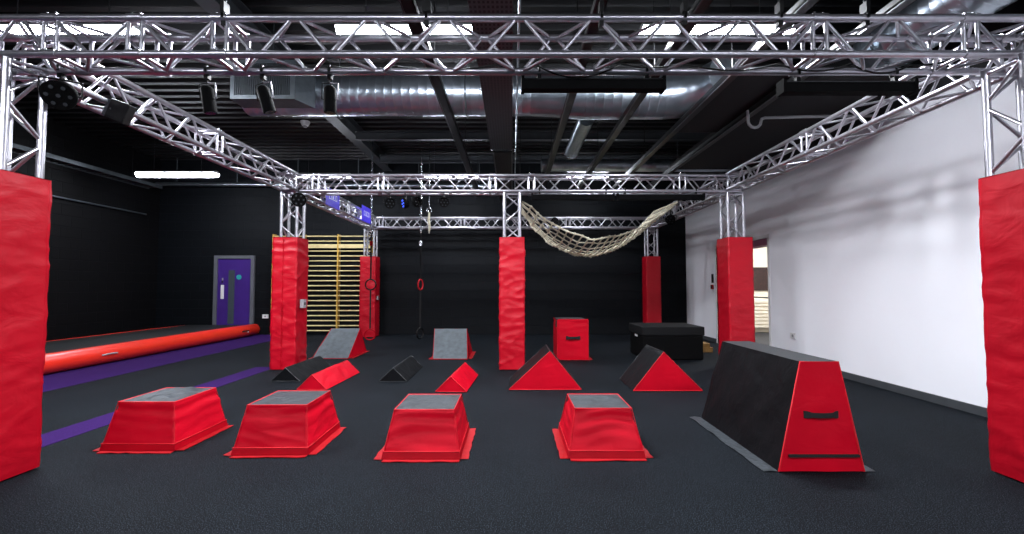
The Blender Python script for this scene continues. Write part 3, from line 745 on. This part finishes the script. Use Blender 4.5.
# ------------------------------------------------------------------ doorway details
e = empty('call_point', (XR, 10.25, 1.25), 'red break-glass fire call point by the doorway in the white wall', 'fire call point')
MB().box((XR-.03, 10.2, 1.18), (XR, 10.3, 1.28)).build('housing', M['reddark'], e); MB().box((XR-.034, 10.22, 1.2), (XR-.03, 10.28, 1.26)).build('glass', M['pblack'], e)
tag(MB().box((XR-.008, 10.2, 1.32), (XR-.0005, 10.3, 1.52)).build('fire_notice', M['pblack']), 'small dark notice above the fire call point', 'notice')
struct('trim_6', MB().box((XR-.012, DY0-.05, 0), (XR+.26, DY0, DZ)).box((XR-.012, DY1, 0), (XR+.26, DY1+.05, DZ)).box((XR-.012, DY0-.05, DZ), (XR+.26, DY1+.05, DZ+.06)), M['whiteplastic'])
struct('trim_7', MB().box((XR+.02, DY0, DZ-.12), (XR+.24, DY1, DZ-.001)), M['mauve'])
tag(MB().box((6.0, 12.36, 1.13), (7.4, 12.395, 1.76)).build('notice_board', M['posterd']), 'dark speckled board on the wall of the room beyond the doorway', 'notice board')
e = empty('radiator', (6.7, 12.3, .1), 'cream ribbed panel standing low in the room beyond the doorway', 'radiator')
mb = MB().box((6.0, 12.3, .12), (7.3, 12.37, .9))
for k in range(8): mb.box((6.0, 12.26, .14+k*.095), (7.3, 12.3, .20+k*.095))
mb.build('panel', M['cream'], e); MB().box((6.1, 12.31, 0.003), (6.15, 12.36, .12)).box((7.1, 12.31, 0.003), (7.15, 12.36, .12)).build('foot', M['cream'], e)
e = empty('handrail', (5.0, 8.6, 0), 'black tubular handrail just inside the doorway', 'handrail')
MB().tube([(5.0, 8.72, .0), (5.0, 8.72, 1.02), (5.0, 9.6, 1.02), (5.0, 9.6, 0)], .02, 8).build('rail', M['pblack'], e)

# ------------------------------------------------------------------ lighting fixtures
def hook_clamp(mb, x, y, z, r=.029):
    mb.tube([(x, y-r, z-.01), (x, y-r, z+r*.6), (x, y-r*.5, z+r*1.2), (x, y+r*.5, z+r*1.2), (x, y+r, z+r*.6), (x, y+r, z-.01)], .009, 6)
    mb.box((x-.014, y-.018, z-.055), (x+.014, y+.018, z-.024))
def spot_can(x, y, z, tx, ty, label):
    """x,y,z = centre of the chord it hangs from"""
    e = empty('spot_can', (x, y, z), label, 'spotlight', 'narrow spot cans under the front truss')
    m = MB(); hook_clamp(m, x, y, z); m.bar((x, y, z-.05), (x, y, z-.085), .006, 6); m.build('clamp', M['pblack'], e)
    d = V((tx, ty, -1)).normalized(); s = d.cross(V((0,1,0))).normalized()
    p0 = V((x, y, z-.125)) ; p1 = p0+d*.165
    can = MB().tube([p0-d*.018, p0, p1], [.026, .042, .042], 16).build('can', M['matt'], e)
    MB().tube([p0-d*.022, p0-d*.002], [.02, .040], 16).build('rear_cap', M['beamd'], can)
    MB().tube([p1, p1+d*.003], .034, 16).build('lens', M['ledlens'], can)
    mid = p0+d*.07
    for q in (-1, 1): MB().tube([V((x, y, z-.08)), V((x, y, z-.085))+s*q*.056, mid+s*q*.056, mid+s*q*.042], .005, 6).build('yoke', M['pblack'] if q*s.x < 0 else M['alu'], e)
    return e
yr = YFm+.12; zb = ZT-.12
spot_can(-2.135, yr, zb, .12, .1, 'leftmost of three narrow black spot cans under the front truss')
spot_can(-1.745, yr, zb, .28, .1, 'tilted black spot can, middle one of three under the front truss')
spot_can(-1.275, yr, zb, .0, .05, 'rightmost of three black spot cans, hanging before the spiral duct')
def led_par(x, y, z, aim, r, label, lens='ledlens', depth=None, drop=.13):
    e = empty('led_par', (x, y, z), label, 'stage light', 'round led stage lights')
    d = V(aim).normalized(); s = d.cross(V((0,0,1))).normalized(); dp = depth or r*1.1
    c = V((x, y, z-drop))
    m = MB(); hook_clamp(m, x, y, z); m.bar((x, y, z-.05), (x, y, z-.07), .007, 6); m.build('clamp', M['pblack'], e)
    hs = MB().tube([c-d*dp*.6, c-d*dp*.4, c+d*dp*.35, c+d*dp*.4], [r*.45, r*.85, r, r*.97], 20).build('housing', M['matt'], e)
    for q in (-1, 1): MB().tube([V((x, y, z-.066)), V((x, y, z-.07))+s*q*r*1.12, c+s*q*r*1.12, c+s*q*r*.9], .008, 6).build('yoke', M['pblack'], e)
    u = s.cross(d).normalized()
    for k in range(6): a = k*PI/3; p = c+d*dp*.4+(s*math.cos(a)+u*math.sin(a))*r*.62; MB().tube([p, p+d*.006], r*.13, 8).build('lens', M[lens], hs)
    p = c+d*dp*.4; MB().tube([p, p+d*.006], r*.13, 8).build('lens', M[lens], hs)
    return e
led_par(-3.14, yr-.02, zb, (.45, -.8, -.55), .10, 'round led stage light at the front left corner of the truss', drop=.17)
led_par(-3.24, YMm-.12, 2.69, (.3, -1, -.2), .11, 'round led stage light hanging by the left tower of the middle row', drop=.13)
led_par(-1.93, YMm+.12, 2.69, (.5, -1, -.3), .085, 'small black light under the middle truss, left of the blue one', drop=.14)
led_par(-1.68, YMm+.12, 2.69, (-.95, -.45, -.2), .085, 'small stage light glowing blue under the middle truss', lens='bluelens', drop=.14)
led_par(-1.50, YMm+.12, 2.69, (.8, -.6, -.1), .085, 'small light with a bright front, just right of the blue one', lens='chrome', drop=.12)
led_par(-1.07, YMm+.12, 2.69, (.2, -1, -.4), .08, 'small led light under the middle truss, nearest the centre tower', drop=.12)
led_par(1.05, YRm-.12, 2.69, (0, -1, -.5), .09, 'small black stage light on the rear truss, behind the cargo net', drop=-.17)
led_par(3.12, 8.9, 2.70, (-.5, -.6, -.6), .10, 'black stage light on the right side truss, left of the right middle-row tower', drop=.14)
# box flood on the left side truss
e = empty('flood_light', (-3.2, 3.7, 2.7), 'square black flood light on the left side truss near the front corner', 'stage light')
c = V((-3.165, 3.62, 2.645)); ax = V((.078,.0,-.03)); az = V((.03,0,.078)); ay = V((.0,.035,.0))
soft_edges(MB().cbox(c, ax, ay, az).build('housing', M['pblack'], e), .008)
MB().cbox(c-ax*1.18, ax*.16, ay*.8, az*.8).build('heat_sink', M['galvd'], e)
m = MB(); hook_clamp(m, -3.265, 3.75, 2.73); m.build('clamp', M['pblack'], e)
MB().tube([(-3.265, 3.75, 2.68), c-ax*1.2+az*1.1, c-ax*1.25, c-ax*.6-ay], .008, 6).build('bracket', M['galvd'], e)
def led_bar(x0, x1, y, z, label, h=.035):
    """z = chord centre it hangs under"""
    e = empty('led_bar', (x0, y, z), label, 'light bar', 'black led light bars')
    zt = z-.06
    MB().box((x0, y-.035, zt-h), (x1, y+.035, zt)).build('housing', M['matt'], e)
    MB().box((x0+.015, y-.047, zt-h-.045), (x1-.015, y+.03, zt-h)).build('lamp_strip', M['matt'], e)
    MB().box((x0+.01, y-.04, zt-.010), (x1-.01, y-.035, zt-.004)).build('trim_line', M['beamd'], e)
    for q in (x0+.0, x1-.012): MB().box((q-.006, y-.05, zt-h-.05), (q+.016, y+.04, zt+.012)).build('end_cap', M['matt'], e)
    for q in (x0+.12, x1-.12):
        m = MB(); hook_clamp(m, q, y, z); m.build('clamp', M['pblack'], e)
    return e
led_bar(.07, 1.06, yr, zb, 'black led light bar hanging under the front truss right of the cable tray')
led_bar(1.88, 2.80, yr, zb-.02, 'black led light bar hanging under the front truss near its right end')
led_bar(.30, 1.55, YMm-.12, 2.70, 'black light bar under the middle truss, touching the centre tower', .04)
led_bar(1.60, 2.92, YMm-.12, 2.70, 'black light bar under the middle truss, nearer the white wall', .04)
# hoist clamps holding the front truss to the ceiling
for x, w, wh in ((-1.87, .012, 'above the leftmost spot can'), (-.555, .03, 'before the middle batten lamp, thickest of them'), (.58, .014, 'right of the cable tray'),
             (1.12, .014, 'above the right end of the first light bar'), (1.74, .012, 'above the left end of the right light bar'), (2.3, .012, 'above the right light bar, nearest the white wall')):
    z = ZT+.12
    e = empty('truss_hanger', (x, YFm-.12, z), 'black hanger clamp on the front truss, ' + wh, 'clamp', 'hangers of the front truss')
    m = MB(); hook_clamp(m, x, YFm-.12, z, .03); m.box((x-w, YFm-.15, z+.03), (x+w, YFm-.09, z+.10)); m.build('clamp', M['pblack'], e)
    MB().bar((x, YFm-.12, z+.09), (x+.10*(1 if x > 0 else 0), YFm-.12+.3, ZC), w*.5, 8).build('rod', M['galvd'] if w < .02 else M['pblack'], e)
# cables lashed along the lower rear chord of the front truss
def cable(pts, label, r=.007):
    P = []
    for (x0, y0_, z0_), (x1, y1_, z1_), sag in pts:
        for k in range(9): u = k/8; P.append(V((x0+(x1-x0)*u, y0_+(y1_-y0_)*u, z0_+(z1_-z0_)*u-sag*4*u*(1-u))))
    return tag(MB().tube(P, r, 6).build('power_cable', M['pblack']), label, 'cable', 'cables on the front truss')
zc = zb+.035
cable([((-3.1,yr,zc),(-2.6,yr,zc),.01),((-2.6,yr,zc),(-2.1,yr,zc),.02),((-2.1,yr,zc),(-1.7,yr,zc),.015),((-1.7,yr,zc),(-1.25,yr,zc),-.01)], 'black cable lashed along the front truss above the three spot cans')
cable([((-1.25,yr,zc),(-.8,yr,zc),.015),((-.8,yr,zc),(-.1,yr-.03,zc),.03),((-.1,yr-.03,zc),(.15,yr,zc),.02)], 'black cable running from the right spot can towards the left light bar')
cable([((.15,yr-.05,zc),(.75,yr-.05,zc),.10),((.75,yr-.05,zc),(1.2,yr-.05,zc),.03),((1.2,yr-.05,zc),(1.85,yr-.05,zc),.05)], 'black cable looping down over the left light bar')
cable([((1.85,yr-.04,zc),(2.35,yr-.04,zc),.05),((2.35,yr-.04,zc),(2.75,yr-.04,zc-.01),.06),((2.75,yr-.04,zc-.01),(3.1,yr-.04,zc+.05),.02)], 'black cable sagging behind the right light bar to the truss corner')

# ------------------------------------------------------------------ purple banners on the left rear truss
for (ya, yb, za, zb_), wh in (((7.83, 8.45, 2.66, 2.98), 'nearer and larger'), ((9.72, 10.35, 2.66, 3.0), 'farther')):
    xx = -3.225
    e = empty('truss_banner', (xx, (ya+yb)/2, za), '%s of two purple banners on the left rear truss' % wh, 'banner', 'purple banners')
    MB().box((xx-.006, ya, za), (xx, yb, zb_)).build('cloth', M['banner'], e); cl = e.children[0]
    m = MB(); yy = ya+.13
    for ch in range(4):
        # four pale block letters, too blurred in the photograph to read: plain upright strokes with a bar
        m.box((xx+.0005, yy, za+.13), (xx+.002, yy+.022, za+.24)); m.box((xx+.0005, yy+.022, za+.13), (xx+.002, yy+.075, za+.15)); 
        if ch % 2: m.box((xx+.0005, yy+.06, za+.15), (xx+.002, yy+.08, za+.24))
        m.box((xx+.0005, yy+.022, za+.22), (xx+.002, yy+.075, za+.24)); yy += .098
    m.build('printing', M['bannertext'], cl)

# ------------------------------------------------------------------ gymnastic rings
def ring_line(x, y, zs, rr, rots, mats, label, chain_top=3.9):
    e = empty('ring_strap', (x, y, zs[-1]), label, 'gym rings', 'hanging gym rings')
    # chain
    m = MB(); z = chain_top; k = 0
    while z > 2.36:
        o = V((.018, 0, 0)) if k % 2 else V((0, .018, 0)); c = V((x, y, z))
        m.tube([c+V((0,0,.026)), c+o+V((0,0,.012)), c+o-V((0,0,.012)), c-V((0,0,.026)), c-o-V((0,0,.012)), c-o+V((0,0,.012))], .006, 5, closed=True)
        z -= .042; k += 1
    m.bar((x, y, chain_top), (x, y, ZC), .006, 6)
    m.build('chain', M['steel'], e)
    m = MB(); zt = 2.36
    for q, zc_ in enumerate(zs):
        m.box((x-.017, y-.003, zc_+rr-.01), (x+.017, y+.003, zt)); zt = zc_-rr+.01
    m.build('webbing_strap', M['strap'], e)
    for zc_, ro, mm in zip(zs, rots, mats):
        MB().tube([(x+rr*math.cos(a)*math.cos(ro), y+rr*math.cos(a)*math.sin(ro), zc_+rr*math.sin(a)) for a in [i*PI/12 for i in range(24)]], .015, 8, closed=True).build('ring', mm, e)
    MB().box((x-.03, y-.02, 2.10), (x+.03, y-.004, 2.2)).build('buckle', M['reddark'] if x < -2.5 else M['steel'], e)
    return e
ring_line(-2.98, 9.6, (1.28, .23), .11, (0, .3), (M['pblack'], M['reddark']), 'left ring strap, with a black ring above a red ring')
ring_line(-1.93, 9.6, (1.28, .26), .11, (1.32, 1.1), (M['redpipe'], M['pblack']), 'right ring strap, with a red ring above a black ring')
e = empty('swivel_rope', (-1.72, 9.4, 2.4), 'short cream rope end hanging from a steel swivel, right of the ring straps', 'rope')
MB().bar((-1.72, 9.4, 2.86), (-1.72, 9.4, ZC), .006, 6).tube([(-1.72+.05*math.cos(a), 9.4, 2.82+.05*math.sin(a)) for a in [i*PI/8 for i in range(16)]], .010, 6, closed=True).build('swivel', M['steel'], e)
MB().tube([(-1.72, 9.4, 2.78), (-1.73, 9.4, 2.6), (-1.71, 9.4, 2.48), (-1.72, 9.4, 2.34)], [.018,.03,.026,.012], 8).build('rope_end', M['rope'], e)

# ------------------------------------------------------------------ cargo net slung between the trusses
e = empty('cargo_net', (1.7, 8.8, 2.0), 'cream rope cargo net slung like a hammock right of the centre tower', 'cargo net')
NU, NV = 24, 8
def npt(u, v):
    # u 0..1 left to right, v 0..1 front to back
    xl, xr_ = .16, 3.22
    x = xl+(xr_-xl)*u
    yf = 7.35+(8.8-7.35)*u**1.3; ybk = 10.1+(.15)*u
    y = yf+(ybk-yf)*v
    zl = 2.62+.28*v; zr = 2.82+.12*v
    zs = 2.06-.13*math.sin(PI*v)-.06*v
    w = abs(u-.40)/(.40 if u < .40 else .60)
    k = w**(1.7 if u < .4 else 1.9)
    z = zs+((zl if u < .40 else zr)-zs)*k
    z -= .14*v*max(0, math.sin(PI*min(1, max(0, (u-.35)/.65))))-.10*(1-v)*max(0, u-.4)
    j = noise.noise(V((u*11, v*8, 3)))*.055
    return V((x+j, y+j, z+j*.8))
m = MB(); kn = MB()
for b in range(1, NV):
    m.tube([npt(a/NU, b/NV) for a in range(NU+1)], .012, 6)
for a in range(1, NU):
    m.tube([npt(a/NU, b/NV) for b in range(NV+1)], .012, 6)
for a in range(1, NU):
    for b in range(0, NV+1): kn.ball(npt(a/NU, b/NV), .027, 6, 4)
m.add(kn.v, kn.f, True); m.build('netting', M['rope'], e)
bd = MB().tube([npt(a/52, 0) for a in range(53)], .016, 8).tube([npt(a/52, 1) for a in range(53)], .016, 8).tube([npt(0, b/12) for b in range(13)], .016, 8).tube([npt(1, b/12) for b in range(13)], .016, 8)
bd.build('border_rope', M['rope'], e)
for b in (0, .33, .66, 1): q = npt(1, b); MB().tube([q, V((3.27, q.y, 2.93))], .009, 6).build('tie', M['strap'], e)
MB().bar(npt(0, 0), V((.12, 7.12, 2.69)), .009, 6).build('tie', M['strap'], e)
for b in (.5, 1): q = npt(0, b); MB().bar(q, V((q.x, q.y, ZC-.002)), .006, 6).build('tie', M['strap'], e)

# ------------------------------------------------------------------ camera, world, view
cam = bpy.data.cameras.new('camera'); co = bpy.data.objects.new('camera', cam); C.objects.link(co)
co.location = (0, 0, 1.24); co.rotation_euler = (math.radians(92.45), 0, 0)
cam.sensor_fit = 'HORIZONTAL'; cam.sensor_width = 36; cam.lens = 36*455/1024; cam.clip_start = .05; cam.clip_end = 100
sc = bpy.context.scene; sc.camera = co
w = bpy.data.worlds.new('world'); sc.world = w; w.use_nodes = True
w.node_tree.nodes['Background'].inputs[0].default_value = (.5, .55, .6, 1); w.node_tree.nodes['Background'].inputs[1].default_value = .02
sc.view_settings.view_transform = 'Standard'; sc.view_settings.look = 'None'; sc.view_settings.gamma = 1
sc.view_settings.use_curve_mapping = False; sc.view_settings.exposure = 0.85
sc.cycles.use_denoising = True
sc.cycles.sample_clamp_indirect = 6
sc.cycles.max_bounces = 8
